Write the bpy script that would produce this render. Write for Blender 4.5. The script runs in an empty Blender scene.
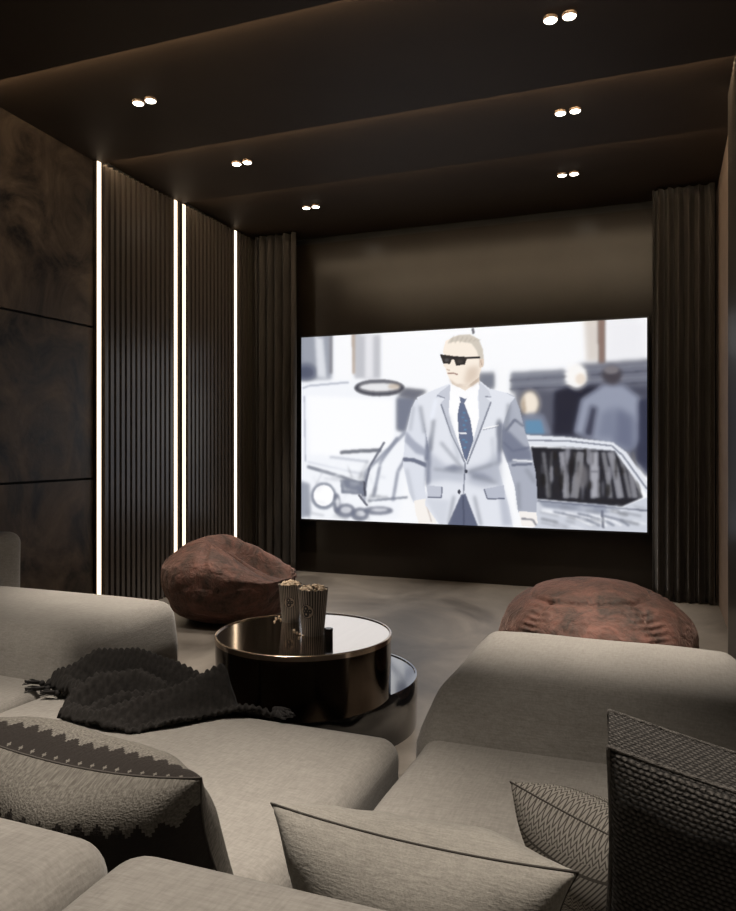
import bpy, bmesh, math, random
import numpy as np
from mathutils import Vector, Matrix, noise
random.seed(7)
PI = math.pi
COL = bpy.context.scene.collection
TH = math.radians(21.3); F = 750.0; HC = 1.06; CE = 2.81
cT, sT = math.cos(TH), math.sin(TH)

def ray(u, v):
    a = (u - 368) / F
    return Vector((a*cT - sT, a*sT + cT, -(v - 445) / F))
def at_z(u, v, z):
    r = ray(u, v); k = (z - HC) / r.z
    return Vector((r.x*k, r.y*k, z))
def at_y(u, v, Y):
    r = ray(u, v); k = Y / r.y
    return Vector((r.x*k, Y, HC + r.z*k))

# ------------------------------------------------------------------ materials
def new_mat(name):
    m = bpy.data.materials.new(name); m.use_nodes = True
    nt = m.node_tree; nt.nodes.clear()
    out = nt.nodes.new('ShaderNodeOutputMaterial')
    b = nt.nodes.new('ShaderNodeBsdfPrincipled')
    nt.links.new(b.outputs[0], out.inputs[0])
    return m, nt, b
class G:
    """tiny node-graph helper"""
    def __init__(s, nt): s.nt = nt
    def n(s, t, **k):
        x = s.nt.nodes.new(t)
        for a, b in k.items(): setattr(x, a, b)
        return x
    def put(s, sock, v):
        if isinstance(v, bpy.types.NodeSocket): s.nt.links.new(v, sock)
        elif isinstance(v, (tuple, list)) and len(v) == 3 and sock.type == 'RGBA': sock.default_value = (*v, 1)
        else: sock.default_value = v
    def m(s, op, a, b=0.0, c=None):
        x = s.n('ShaderNodeMath', operation=op); s.put(x.inputs[0], a); s.put(x.inputs[1], b)
        if c is not None: s.put(x.inputs[2], c)
        return x.outputs[0]
    def mix(s, f, a, b):
        x = s.n('ShaderNodeMix', data_type='RGBA'); s.put(x.inputs[0], f); s.put(x.inputs[6], a); s.put(x.inputs[7], b)
        return x.outputs[2]
    def noise(s, scale, detail=4, vec=None, rough=.55, dist=0):
        x = s.n('ShaderNodeTexNoise'); x.inputs['Scale'].default_value = scale
        x.inputs['Detail'].default_value = detail; x.inputs['Roughness'].default_value = rough
        x.inputs['Distortion'].default_value = dist
        if vec is not None: s.nt.links.new(vec, x.inputs['Vector'])
        return x.outputs['Fac']
    def coord(s, which='Object'): return s.n('ShaderNodeTexCoord').outputs[which]
    def sep(s, v):
        x = s.n('ShaderNodeSeparateXYZ'); s.nt.links.new(v, x.inputs[0]); return x.outputs
    def scale(s, v, sc):
        x = s.n('ShaderNodeMapping'); s.nt.links.new(v, x.inputs[0]); x.inputs['Scale'].default_value = sc
        return x.outputs[0]
    def ramp(s, f, lo, hi):
        x = s.n('ShaderNodeMapRange'); s.put(x.inputs[0], f); x.inputs[1].default_value = lo; x.inputs[2].default_value = hi
        return x.outputs[0]
    def bump(s, b, h, strength=.3, dist=.01, prev=None):
        x = s.n('ShaderNodeBump'); x.inputs['Strength'].default_value = strength; x.inputs['Distance'].default_value = dist
        s.put(x.inputs['Height'], h)
        if prev is not None: s.nt.links.new(prev, x.inputs['Normal'])
        s.nt.links.new(x.outputs[0], b.inputs['Normal']); return x.outputs[0]

def plain(name, col, rough=.5, metal=0.0, spec=.5, coat=0):
    m, nt, b = new_mat(name)
    b.inputs['Base Color'].default_value = (*col, 1); b.inputs['Roughness'].default_value = rough
    b.inputs['Metallic'].default_value = metal; b.inputs['Specular IOR Level'].default_value = spec
    b.inputs['Coat Weight'].default_value = coat; b.inputs['Coat Roughness'].default_value = .08
    return m
def emit(name, col, s):
    m, nt, b = new_mat(name)
    b.inputs['Base Color'].default_value = (.02, .02, .02, 1)
    b.inputs['Emission Color'].default_value = (*col, 1); b.inputs['Emission Strength'].default_value = s
    return m
def mottled(name, c1, c2, scale, rough, lo=.35, hi=.65, bump=.0, spec=.5, rough2=None, stretch=(1,1,1), dist=0, sheen=0):
    m, nt, b = new_mat(name); g = G(nt)
    v = g.scale(g.coord(), stretch)
    f = g.ramp(g.noise(scale, 8, v, .62, dist), lo, hi)
    g.put(b.inputs['Base Color'], g.mix(f, c1, c2))
    if rough2 is not None:
        x = g.n('ShaderNodeMapRange'); g.put(x.inputs[0], f); x.inputs[3].default_value = rough; x.inputs[4].default_value = rough2
        g.put(b.inputs['Roughness'], x.outputs[0])
    else: b.inputs['Roughness'].default_value = rough
    b.inputs['Specular IOR Level'].default_value = spec
    b.inputs['Sheen Weight'].default_value = sheen; b.inputs['Sheen Roughness'].default_value = .4
    if bump: g.bump(b, g.noise(scale*6, 4, v), bump, .01)
    return m
def fabric(name, c1, c2, period, bump=.5, rough=.85, sheen=.25, amp=.0012):
    """woven cloth: crossing threads in object space"""
    m, nt, b = new_mat(name); g = G(nt)
    co = g.coord(); x, y, z = g.sep(co)
    q = 1/period
    w = g.m('ADD', g.noise(q*.9, 2, g.scale(co, (1,.14,1))), g.noise(q*.9, 2, g.scale(co, (.14,1,1))))
    f = g.m('ADD', g.m('MULTIPLY', g.noise(90, 3, co), .25), g.m('MULTIPLY', w, .38))
    f = g.m('ADD', f, g.m('MULTIPLY', g.m('SUBTRACT', g.noise(5, 2, co), .5), .3))
    g.put(b.inputs['Base Color'], g.mix(g.ramp(f, .28, .72), c1, c2))
    b.inputs['Roughness'].default_value = rough; b.inputs['Specular IOR Level'].default_value = .2
    b.inputs['Sheen Weight'].default_value = sheen; b.inputs['Sheen Roughness'].default_value = .5
    g.bump(b, w, bump, amp)
    return m

M = {}
M['ceiling'] = mottled('ceiling paint', (.038,.026,.017), (.046,.032,.021), 2, .62, spec=.2)
M['stone'] = mottled('dark stone', (.010,.007,.005), (.20,.145,.10), 2.6, .45, .36, .74, bump=.2, dist=1.2, rough2=.6)
M['slat'] = plain('slat lacquer', (.085,.070,.058), .30, spec=.6)
M['slatback'] = plain('slat backing', (.006,.005,.005), .8)
M['panel'] = mottled('screen wall panel', (.017,.013,.0095), (.021,.016,.012), 3, .22, spec=.28)
M['plaster'] = mottled('warm plaster', (.30,.22,.17), (.36,.27,.21), 4, .7, bump=.05)
M['floor'] = mottled('polished floor', (.085,.073,.061), (.27,.24,.205), 1.5, .38, .32, .68, bump=.04, dist=.8, rough2=.5)
M['black'] = plain('black shadow gap', (.004,.004,.004), .6)
M['bezel'] = plain('bezel black', (.01,.01,.012), .3)
M['alu'] = plain('channel aluminium', (.25,.22,.19), .4, 1)
M['led'] = emit('led diffuser', (1,.78,.55), 2.6)
M['cove'] = emit('cove diffuser', (1,.76,.50), 24)
M['cove_dim'] = emit('cove diffuser dim', (1,.76,.50), 13)
M['lamp'] = emit('lamp diffuser', (1,.90,.74), 14)
M['lamp_body'] = plain('lamp rim', (.5,.36,.26), .5)
M['sofa'] = fabric('sofa fabric', (.215,.198,.176), (.36,.338,.305), .0035, .5)
M['linen'] = fabric('linen cushion', (.22,.205,.18), (.42,.395,.35), .0022, .5)
M['piping_dark'] = plain('piping dark', (.06,.052,.045), .9)
M['piping_light'] = plain('piping light', (.30,.275,.24), .9)
M['tassel'] = plain('tassel wool', (.018,.016,.015), .9)
M['curtain'] = mottled('curtain velvet', (.018,.014,.011), (.046,.038,.031), 6, .75, stretch=(3,3,.4), sheen=.35)
M['bronze'] = plain('bronze metal', (.34,.265,.205), .17, 1)
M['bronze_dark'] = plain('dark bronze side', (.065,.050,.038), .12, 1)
M['rimmetal'] = plain('bright rim metal', (.62,.50,.40), .18, 1)
M['blackgloss'] = plain('black gloss', (.008,.008,.009), .07, 0, .6, 1)
M['popcorn'] = mottled('popcorn', (.30,.21,.13), (.46,.37,.27), 60, .8)
M['badge'] = plain('badge ink', (.012,.010,.010), .6)
M['badge_light'] = plain('badge paper', (.30,.24,.19), .7)
M['can'] = plain('dark tin', (.03,.025,.022), .25, .8)

def beanbag_mat():
    m, nt, b = new_mat('rust velvet'); g = G(nt); co = g.coord()
    f = g.ramp(g.noise(8, 9, co, .70, .8), .36, .66)
    f2 = g.ramp(g.noise(70, 3, co), .3, .7)
    c = g.mix(f, (.020,.015,.012), (.20,.085,.062))
    c = g.mix(g.m('MULTIPLY', f2, .35), c, (.14,.10,.08))
    g.put(b.inputs['Base Color'], c); b.inputs['Roughness'].default_value = .7
    b.inputs['Specular IOR Level'].default_value = .3
    b.inputs['Sheen Weight'].default_value = .45; b.inputs['Sheen Roughness'].default_value = .35
    b.inputs['Sheen Tint'].default_value = (.9,.6,.5,1)
    g.bump(b, g.noise(20, 6, co, .62, 1.0), .6, .02)
    return m
M['bean'] = beanbag_mat()
def knit_mat():
    m, nt, b = new_mat('dark knit'); g = G(nt); co = g.coord()
    f = g.noise(120, 3, co)
    g.put(b.inputs['Base Color'], g.mix(f, (.008,.0075,.007), (.038,.034,.031)))
    b.inputs['Roughness'].default_value = .9; b.inputs['Specular IOR Level'].default_value = .15
    b.inputs['Sheen Weight'].default_value = .03
    g.bump(b, g.noise(400, 2, co), .4, .002)
    return m
M['knit'] = knit_mat()

def tri(g, x, period, amp):
    return g.m('MULTIPLY', g.m('PINGPONG', x, period/2), amp/(period/2))
def uvxy(g):
    s = g.sep(g.coord('UV')); return s[0], s[1]
def kilim_mat():
    """uv: x in metres along the top seam, y in metres from the seam (+ = back face, - = front face)"""
    m, nt, b = new_mat('kilim weave'); g = G(nt); x, y = uvxy(g)
    st = g.m('SNAP', x, .0035)
    jag = tri(g, st, .026, .018)
    rear = g.m('GREATER_THAN', y, g.m('ADD', jag, .036))
    front = g.m('MULTIPLY', g.m('LESS_THAN', y, 0.0), g.m('GREATER_THAN', y, g.m('SUBTRACT', g.m('MULTIPLY', jag, -.42), .0085)))
    dark = g.m('MAXIMUM', rear, front)
    # little crosses just in front of the seam
    cx = g.m('SUBTRACT', g.m('PINGPONG', x, .021), .0105)
    cy = g.m('ADD', y, .0011)
    a = g.m('MULTIPLY', g.m('LESS_THAN', g.m('ABSOLUTE', cx), .0010), g.m('LESS_THAN', g.m('ABSOLUTE', cy), .00055))
    c = g.m('MULTIPLY', g.m('LESS_THAN', g.m('ABSOLUTE', cx), .0030), g.m('LESS_THAN', g.m('ABSOLUTE', cy), .0002))
    cross = g.m('MAXIMUM', a, c)
    # diamonds in the dark field of the back face
    dx = g.m('ABSOLUTE', g.m('SUBTRACT', g.m('PINGPONG', x, .045), .0225))
    dy = g.m('ABSOLUTE', g.m('SUBTRACT', y, .165))
    r = g.m('ADD', g.m('SNAP', dx, .005), g.m('SNAP', dy, .005))
    dia = g.m('MULTIPLY', g.m('LESS_THAN', g.m('ABSOLUTE', g.m('SUBTRACT', r, .02)), .0035), g.m('GREATER_THAN', y, .13))
    rows = g.m('MULTIPLY', g.m('LESS_THAN', g.m('ABSOLUTE', g.m('SUBTRACT', g.m('PINGPONG', g.m('ADD', y, jag), .03), .0)), .006), g.m('GREATER_THAN', y, .21))
    light = g.m('MAXIMUM', cross, g.m('MULTIPLY', g.m('MAXIMUM', dia, rows), .35))
    vv = g.coord('UV')
    w = g.m('SUBTRACT', g.m('MULTIPLY', g.m('ADD', g.noise(420, 1, g.scale(vv, (1,.55,1))), g.noise(420, 1, g.scale(vv, (.55,1,1)))), 3.0), 3.0)
    base = g.mix(g.ramp(w, -.8, .8), (.11,.10,.086), (.22,.205,.18))
    col = g.mix(dark, base, (.022,.018,.016)); col = g.mix(light, col, (.20,.185,.16))
    n = g.noise(120, 3); col = g.mix(g.m('MULTIPLY', n, .4), col, (.05,.045,.04))
    g.put(b.inputs['Base Color'], col); b.inputs['Roughness'].default_value = .9; b.inputs['Specular IOR Level'].default_value = .15
    g.bump(b, g.m('ADD', w, g.m('MULTIPLY', dark, .8)), .35, .0010)
    return m
def zigzag_mat():
    m, nt, b = new_mat('zigzag weave'); g = G(nt); x, y = uvxy(g)
    z1 = g.m('PINGPONG', g.m('ADD', y, tri(g, x, .008, .005)), .0025)
    zz = g.m('LESS_THAN', z1, .0010)
    sel = g.m('LESS_THAN', g.m('PINGPONG', g.m('ADD', y, .01), .045), .026)
    sl = g.m('LESS_THAN', g.m('PINGPONG', g.m('ADD', x, g.m('MULTIPLY', y, .8)), .0028), .0011)
    pat = g.m('ADD', g.m('MULTIPLY', zz, sel), g.m('MULTIPLY', sl, g.m('SUBTRACT', 1.0, sel)))
    line = g.m('LESS_THAN', g.m('PINGPONG', g.m('ADD', y, .019), .0225), .0015)
    pat = g.m('MAXIMUM', pat, line)
    col = g.mix(pat, (.27,.25,.22), (.075,.067,.058))
    g.put(b.inputs['Base Color'], col); b.inputs['Roughness'].default_value = .9
    b.inputs['Specular IOR Level'].default_value = .15
    g.bump(b, g.m('ADD', g.m('MULTIPLY', pat, -1), g.noise(500, 2)), .6, .0015)
    return m
def basket_mat():
    m, nt, b = new_mat('coarse basket weave'); g = G(nt); x, y = uvxy(g)
    jx = g.m('MULTIPLY', g.noise(55, 3), .0045)
    px, py = .0066, .0048
    X = g.m('DIVIDE', g.m('ADD', x, jx), px); Y = g.m('DIVIDE', g.m('ADD', y, jx), py)
    rowpar = g.m('MULTIPLY', g.m('MODULO', g.m('FLOOR', g.m('ADD', Y, 1000)), 2), .5)
    fx = g.m('ABSOLUTE', g.m('SUBTRACT', g.m('FRACT', g.m('ADD', X, rowpar)), .5))
    fy = g.m('ABSOLUTE', g.m('SUBTRACT', g.m('FRACT', g.m('ADD', Y, 1000)), .5))
    d = g.m('SQRT', g.m('ADD', g.m('MULTIPLY', fx, fx), g.m('MULTIPLY', fy, fy)))
    h = g.ramp(d, .62, .12)
    col = g.mix(h, (.006,.006,.006), (.17,.155,.14))
    col = g.mix(g.m('MULTIPLY', g.noise(60, 3), .6), col, (.035,.032,.030))
    g.put(b.inputs['Base Color'], col); b.inputs['Roughness'].default_value = .8; b.inputs['Specular IOR Level'].default_value = .25
    g.bump(b, h, .9, .003)
    return m
M['kilim'] = kilim_mat(); M['zigzag'] = zigzag_mat(); M['basket'] = basket_mat()

def bucket_mat():
    m, nt, b = new_mat('striped paper'); g = G(nt); x, y, z = g.sep(g.coord())
    ang = g.m('ARCTAN2', y, x)
    s = g.m('GREATER_THAN', g.m('SINE', g.m('MULTIPLY', ang, 34)), .1)
    g.put(b.inputs['Base Color'], g.mix(s, (.025,.019,.016), (.25,.215,.18)))
    b.inputs['Roughness'].default_value = .6
    return m
M['bucket'] = bucket_mat()

# ------------------------------------------------------------------ object helpers
def obj(name, bm, mat, parent=None, smooth=False, sub=0):
    me = bpy.data.meshes.new(name); bm.normal_update(); bm.to_mesh(me); bm.free()
    for mm in (mat if isinstance(mat, (list, tuple)) else [mat]): me.materials.append(mm)
    if smooth: me.polygons.foreach_set('use_smooth', [True]*len(me.polygons))
    o = bpy.data.objects.new(name, me); COL.objects.link(o)
    if parent: o.parent = parent
    if sub:
        s = o.modifiers.new('s', 'SUBSURF'); s.levels = s.render_levels = sub
    return o
def tag(o, label, cat, group=None, kind=None):
    o['label'] = label; o['category'] = cat
    if group: o['group'] = group
    if kind: o['kind'] = kind
    return o
def thing(name, label, cat, loc=(0,0,0), rz=0, group=None):
    o = bpy.data.objects.new(name, None); COL.objects.link(o); o.empty_display_size = .05
    o.location = loc; o.rotation_euler = (0, 0, rz)
    return tag(o, label, cat, group)
def struct(name, bm, mat, label=None, smooth=False):
    o = obj(name, bm, mat, None, smooth); o['kind'] = 'structure'
    if label: o['label'] = label
    return o
def box(bm, x0, x1, y0, y1, z0, z1, mi=0):
    v = [bm.verts.new(p) for p in ((x0,y0,z0),(x1,y0,z0),(x1,y1,z0),(x0,y1,z0),(x0,y0,z1),(x1,y0,z1),(x1,y1,z1),(x0,y1,z1))]
    for f in ((0,3,2,1),(4,5,6,7),(0,1,5,4),(1,2,6,5),(2,3,7,6),(3,0,4,7)):
        bm.faces.new([v[i] for i in f]).material_index = mi
    return v
def lathe(bm, prof, n=64, cx=0, cy=0, closed=False):
    rings = []
    for r, z in prof:
        if r < 1e-6: rings.append([bm.verts.new((cx, cy, z))])
        else: rings.append([bm.verts.new((cx+r*math.cos(2*PI*i/n), cy+r*math.sin(2*PI*i/n), z)) for i in range(n)])
    for a, b in zip(rings, rings[1:]):
        for i in range(n):
            j = (i+1) % n
            if len(a) == 1 and len(b) == 1: continue
            if len(a) == 1: bm.faces.new((a[0], b[j], b[i]))
            elif len(b) == 1: bm.faces.new((a[i], a[j], b[0]))
            else: bm.faces.new((a[i], a[j], b[j], b[i]))
def tube(bm, pts, r, n=8, closed=False):
    pts = [Vector(p) for p in pts]; rings = []; N = len(pts)
    rr = r if isinstance(r, (list, tuple)) else [r]*N
    up = Vector((.13,.21,.97))
    for i, p in enumerate(pts):
        a = pts[(i-1) % N] if (closed or i > 0) else p; b = pts[(i+1) % N] if (closed or i < N-1) else p
        t = (b-a).normalized(); s = t.cross(up)
        if s.length < .1: s = t.cross(Vector((1,0,0)))
        s.normalize(); q = s.cross(t)
        rings.append([bm.verts.new(p + rr[i]*(math.cos(2*PI*k/n)*s + math.sin(2*PI*k/n)*q)) for k in range(n)])
    for i in range(N if closed else N-1):
        a, b = rings[i], rings[(i+1) % N]
        for k in range(n): bm.faces.new((a[k], a[(k+1) % n], b[(k+1) % n], b[k]))
    if not closed: bm.faces.new(rings[0][::-1]); bm.faces.new(rings[-1])
def soft_box(x0, x1, y0, y1, z0, z1, r, puff=(0,0,0), wob=.002, seed=0, lean=0.0, taper=0.0):
    """upholstered block: rounded edges, faces slightly crowned"""
    c = Vector(((x0+x1)/2, (y0+y1)/2, (z0+z1)/2)); h = Vector(((x1-x0)/2, (y1-y0)/2, (z1-z0)/2))
    def ticks(a):
        e = [r*(1-math.cos(PI/2*i/6)) for i in range(7)]
        inner = max(3, int((2*a-2*r)/.03))
        return [-a+t for t in e] + [-a+r+(2*a-2*r)*i/inner for i in range(1, inner)] + [a-t for t in reversed(e)]
    T = [ticks(h[i]) for i in range(3)]
    bm = bmesh.new(); cache = {}
    def V(p):
        k = tuple(round(q, 5) for q in p)
        if k not in cache:
            q = Vector([max(-(h[i]-r), min(h[i]-r, p[i])) for i in range(3)])
            d = Vector(p)-q
            d = d.normalized() if d.length > 1e-9 else Vector((0,0,0))
            w = q + d*r
            nrm = [w[i]/h[i] for i in range(3)]
            for ax in range(3):
                o1, o2 = (ax+1) % 3, (ax+2) % 3
                fall = max(0, 1-nrm[o1]**2)**.7 * max(0, 1-nrm[o2]**2)**.7
                w[ax] += puff[ax]*fall*nrm[ax]
            nz = noise.noise_vector((w + c + Vector((seed, 0, 0)))*4.0)
            w += nz*wob*2
            if lean:
                w.y -= lean*min(.135, h.z-w.z)*max(0, min(1, .5-.5*w.y/h.y))
            if taper: w.x -= math.copysign(1, w.x)*taper*max(0, .135-(h.z-w.z))*min(1, abs(w.x)/h.x*1.0)**2
            cache[k] = bm.verts.new(w + c)
        return cache[k]
    for ax in range(3):
        a1, a2 = (ax+1) % 3, (ax+2) % 3
        for s in (-1, 1):
            for i in range(len(T[a1])-1):
                for j in range(len(T[a2])-1):
                    q = []
                    for (di, dj) in ((0,0),(1,0),(1,1),(0,1)):
                        p = [0,0,0]; p[ax] = s*h[ax]; p[a1] = T[a1][i+di]; p[a2] = T[a2][j+dj]; q.append(V(p))
                    if s < 0: q.reverse()
                    try: bm.faces.new(q)
                    except ValueError: pass
    return bm

# ------------------------------------------------------------------ the setting
XL, XR, YB, YF = -3.23, .36, -2.6, 5.72
bm = bmesh.new(); box(bm, XL-.1, XR+.1, YB-.1, YF+.1, -.1, 0); struct('floor', bm, M['floor'], 'mottled warm grey polished floor')
bm = bmesh.new(); box(bm, XL-.12, XL-.02, YB-.1, YF+.1, 0, CE+.3); struct('wall_left_core', bm, M['slatback']).name = 'wall_left'
# stone cladding on the near part of the left wall: three tiers with dark joints
bm = bmesh.new()
for z0, z1 in ((0, .848), (.862, 1.773), (1.787, CE+.1)):
    for y0, y1 in ((YB, -.2), (-.193, 3.66)):
        box(bm, XL-.02, XL, y0, y1, z0, z1)
bmesh.ops.bevel(bm, geom=bm.edges[:], offset=.002, segments=1)
struct('trim_1', bm, M['stone'], 'dark mottled stone cladding of the left wall with thin horizontal joints')
bm = bmesh.new(); box(bm, XL-.1, XR+.1, YF, YF+.1, 0, CE+.3); struct('wall_front', bm, M['black'])
bm = bmesh.new(); box(bm, XL-.1, XR+.1, YB-.1, YB, 0, CE+.3); struct('wall_back', bm, M['stone'])
bm = bmesh.new(); box(bm, XR, XR+.1, YB-.1, YF+.1, 0, CE+.3); struct('wall_right', bm, M['plaster'], 'pale warm plaster wall on the right')
# glossy lacquered panel behind the screen
bm = bmesh.new(); box(bm, -2.86, -.02, YF-.05, YF-.002, .0, 2.735)
bmesh.ops.bevel(bm, geom=bm.edges[:], offset=.004, segments=1)
struct('trim_2', bm, M['panel'], 'dark brown satin wall panel behind the big screen')
# ceiling: panels that start a little higher than the one before and fall gently towards the screen
bm = bmesh.new()
edges = [YB-.1, -1.0, -.05, .88, 1.79, 2.69, 3.71, 4.53, YF+.1]
for a, b in zip(edges, edges[1:]):
    hi, lo = (CE+.038, CE-.014)
    v = [bm.verts.new(p) for p in ((XL-.1,a,hi),(XR+.1,a,hi),(XR+.1,b,lo),(XL-.1,b,lo),(XL-.1,a,CE+.3),(XR+.1,a,CE+.3),(XR+.1,b,CE+.3),(XL-.1,b,CE+.3))]
    for f in ((0,3,2,1),(4,5,6,7),(0,1,5,4),(1,2,6,5),(2,3,7,6),(3,0,4,7)): bm.faces.new([v[i] for i in f])
struct('ceiling', bm, M['ceiling'], 'dark brown ceiling of shallow overlapping panels')
# warm light lines tucked in each ceiling step
for i, e in enumerate(edges[5:8]):
    bm = bmesh.new(); box(bm, XL+.02, XR-.02, e+.001, e+.006, CE-.002, CE+.030)
    o = obj('cove_light', bm, M['cove'] if i < 2 else M['cove_dim'])
    tag(o, ('warm light line hidden in the ceiling step nearest the viewer', 'warm light line hidden in the middle ceiling step',
            'warm light line hidden in the ceiling step nearest the screen')[i], 'cove light', 'cove lights in the ceiling steps')

# slatted cladding
def slat_panel(y0, y1, xw, side, label, zt=CE-.012, pitch=.050):
    bm = bmesh.new()
    t = thing('slatted_wall_panel', label, 'wall panel', (xw, y0, 0), 0, 'slatted panels on the walls')
    L = y1-y0; n = max(2, round(L/pitch)); p = L/n
    for i in range(n):
        yc = (i+.5)*p; hw = p*.28
        s0, s1 = (0, .030*side)
        box(bm, min(s0,s1), max(s0,s1), yc-hw, yc+hw, .0, zt)
    bmesh.ops.bevel(bm, geom=[e for e in bm.edges if abs((e.verts[0].co-e.verts[1].co).z) > 1], offset=.011, segments=4)
    obj('slats', bm, M['slat'], t)
    bm = bmesh.new(); box(bm, min(0, -.02*side), max(0, -.02*side)-0.0005, 0, L, .0, zt)
    obj('backing_board', bm, M['slatback'], t)
LED = [3.685, 4.465, 4.565, 5.27]
slat_panel(3.72, 4.435, XL+.001, 1, 'dark vertical slat panel beside the stone wall, widest of the left wall')
slat_panel(4.595, 5.25, XL+.001, 1, 'dark vertical slat panel behind the left beanbag, between two light lines')
slat_panel(5.31, 5.66, XL+.001, 1, 'narrow dark vertical slat panel next to the left curtain')
slat_panel(4.495, 4.536, XL+.001, 1, 'thin dark slat strip between the close pair of light lines', pitch=.044)
slat_panel(-1.0, 4.10, XR-.02, -1, 'dark vertical slat panel at the right edge, beside the sofa')
t = thing('light_strip', 'warm vertical light strip on the right wall, tucked behind the slat panel', 'light strip', (XR, 4.125, 0), 0)
bm = bmesh.new(); box(bm, -.014, 0, -.014, .014, .0, CE-.02); obj('channel', bm, M['alu'], t)
bm = bmesh.new(); box(bm, -.020, -.0145, -.010, .010, .002, CE-.022); obj('diffuser', bm, M['led'], t)
names = ['bright vertical light line where stone wall meets slats, leftmost', 'bright vertical light line, left one of the close pair',
         'bright vertical light line, right one of the close pair', 'bright vertical light line nearest the left curtain']
for y, nm in zip(LED, names):
    t = thing('light_strip', nm, 'light strip', (XL, y, 0), 0, 'vertical light strips on the left wall')
    bm = bmesh.new(); w = .016
    box(bm, -.015, .022, -w-.003, -w, .0, CE-.012); box(bm, -.015, .022, w, w+.003, .0, CE-.012)
    box(bm, -.015, .010, -w, w, .0, CE-.012)
    obj('channel', bm, M['alu'], t)
    bm = bmesh.new(); box(bm, .0105, .026, -w+.0005, w-.0005, .002, CE-.014); obj('diffuser', bm, M['led'], t)

# ------------------------------------------------------------------ downlights
def downlight(x, y, label, cone=46, pw=1.0):
    # ceiling height at y
    for a, b in zip(edges, edges[1:]):
        if a <= y < b: zc = CE+.038 + (y-a)/(b-a)*(-.052)
    t = thing('ceiling_downlight', label, 'ceiling light', (x, y, zc), 0, 'paired ceiling downlights')
    bm = bmesh.new(); lathe(bm, [(0,.004),(.029,.004),(.030,0),(.030,-.008),(.029,-.011),(.0265,-.011),(.0265,-.006),(0,-.006)], 32)
    obj('lamp_housing', bm, M['lamp_body'], t, True)
    bm = bmesh.new(); lathe(bm, [(0,-.007),(.0262,-.007),(.0262,-.011),(.024,-.0135),(0,-.0135)], 32)
    obj('lamp_lens', bm, M['lamp'], t, True)
    l = bpy.data.lights.new('downlight_beam', 'SPOT'); l.energy = SPOT*pw; l.color = (1,.90,.79)
    l.spot_size = math.radians(cone); l.spot_blend = 1.0; l.shadow_soft_size = .025
    lo = bpy.data.objects.new('downlight_beam', l); COL.objects.link(lo); lo.parent = t; lo.location = (0,0,-.035)
SPOT = 92.0
rows = [(3.16, 'nearest the viewer', -.385, -2.46), (4.07, 'in the middle of its row', -.455, -2.43), (5.02, 'nearest the screen', -.56, -2.41)]
for y, rn, xr_, xl_ in rows:
    for x, sn in ((xr_, 'right'), (xl_, 'left')):
        for dx, pn in ((-.038, 'left'), (.038, 'right')):
            downlight(x+dx, y, f'small round ceiling light, {pn} one of the {sn}-hand pair {rn}', 38 if y < 3.5 else 46, 1.0 if y < 3.5 else 1.25)
for y, place, xs_, cone, pw in ((2.42, 'the front end', (('right', -.20), ('left', -1.70)), 42, 2.3),
                                (.78, 'the backrests', (('right', -.25),), 48, 1.05),
                                (1.04, 'the open seats', (('middle', -.98), ('left', -1.72)), 40, 1.15)):
    for sn, x in xs_:  # extra pairs outside the view, added to light the sofa
        for dx in (-.038, .038):
            downlight(x+dx, y, f'round ceiling light above {place} of the sofa, {sn}-hand pair, {"left" if dx<0 else "right"} one', cone, pw)

# ------------------------------------------------------------------ screen with its picture
YS = 5.60
s_tl, s_br = at_y(301.5, 337, YS), at_y(647, 532, YS)
SX0, SX1 = s_tl.x, s_br.x
SZ1 = (s_tl.z + at_y(647, 318.5, YS).z)/2; SZ0 = (s_br.z + at_y(301.5, 519, YS).z)/2
CW, CH = 560, 314
def can(u, v):
    p = at_y(u, v, YS); return ((p.x-SX0)/(SX1-SX0)*CW, (SZ1-p.z)/(SZ1-SZ0)*CH)
gx, gy = np.meshgrid(np.arange(CW)+.5, np.arange(CH)+.5)
canvas = np.ones((CH, CW, 3)) * np.array([.965,.97,.985])
def blur(a, s):
    if s <= 0: return a
    r = int(3*s)+1; k = np.exp(-.5*(np.arange(-r, r+1)/s)**2); k /= k.sum()
    p = np.pad(a, ((r,r),(r,r)), 'edge')
    p = sum(k[i]*p[i:i+a.shape[0], :] for i in range(2*r+1))
    return sum(k[i]*p[:, i:i+a.shape[1]] for i in range(2*r+1))
def poly_mask(pts):
    m = np.zeros((CH, CW), bool); n = len(pts)
    for i in range(n):
        (x1, y1), (x2, y2) = pts[i], pts[(i+1) % n]
        if y1 == y2: continue
        c = ((gy < y1) != (gy < y2)) & (gx < (x2-x1)*(gy-y1)/(y2-y1)+x1)
        m ^= c
    return m.astype(float)
def paint(mask, col, a=1.0, s=.6):
    global canvas
    mk = (blur(mask, s)*a)[..., None]
    canvas = canvas*(1-mk) + np.array(col)/255.0*mk
def Zf(ox, oy, k): return lambda P: [can(ox+x/k, oy+y/k) for x, y in P]
A1 = Zf(300, 315, 4.089); A2 = Zf(470, 315, 4.089); A3 = Zf(400, 325, 4.443)
def pg(Zm, P, col, a=1., s=.6): paint(poly_mask(Zm(P)), col, a, s)
def el(Zm, x, y, rx, ry, col, a=1., s=.6): pg(Zm, [(x+rx*math.cos(t*PI/12), y+ry*math.sin(t*PI/12)) for t in range(24)], col, a, s)
def ln(Zm, P, w, col, a=1., s=.6):
    Q = Zm(P)
    for (x1, y1), (x2, y2) in zip(Q, Q[1:]):
        L = math.hypot(x2-x1, y2-y1)+1e-6; nx, ny = -(y2-y1)/L*w/2, (x2-x1)/L*w/2
        paint(poly_mask([(x1+nx,y1+ny),(x2+nx,y2+ny),(x2-nx,y2-ny),(x1-nx,y1-ny)]), col, a, s)
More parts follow.
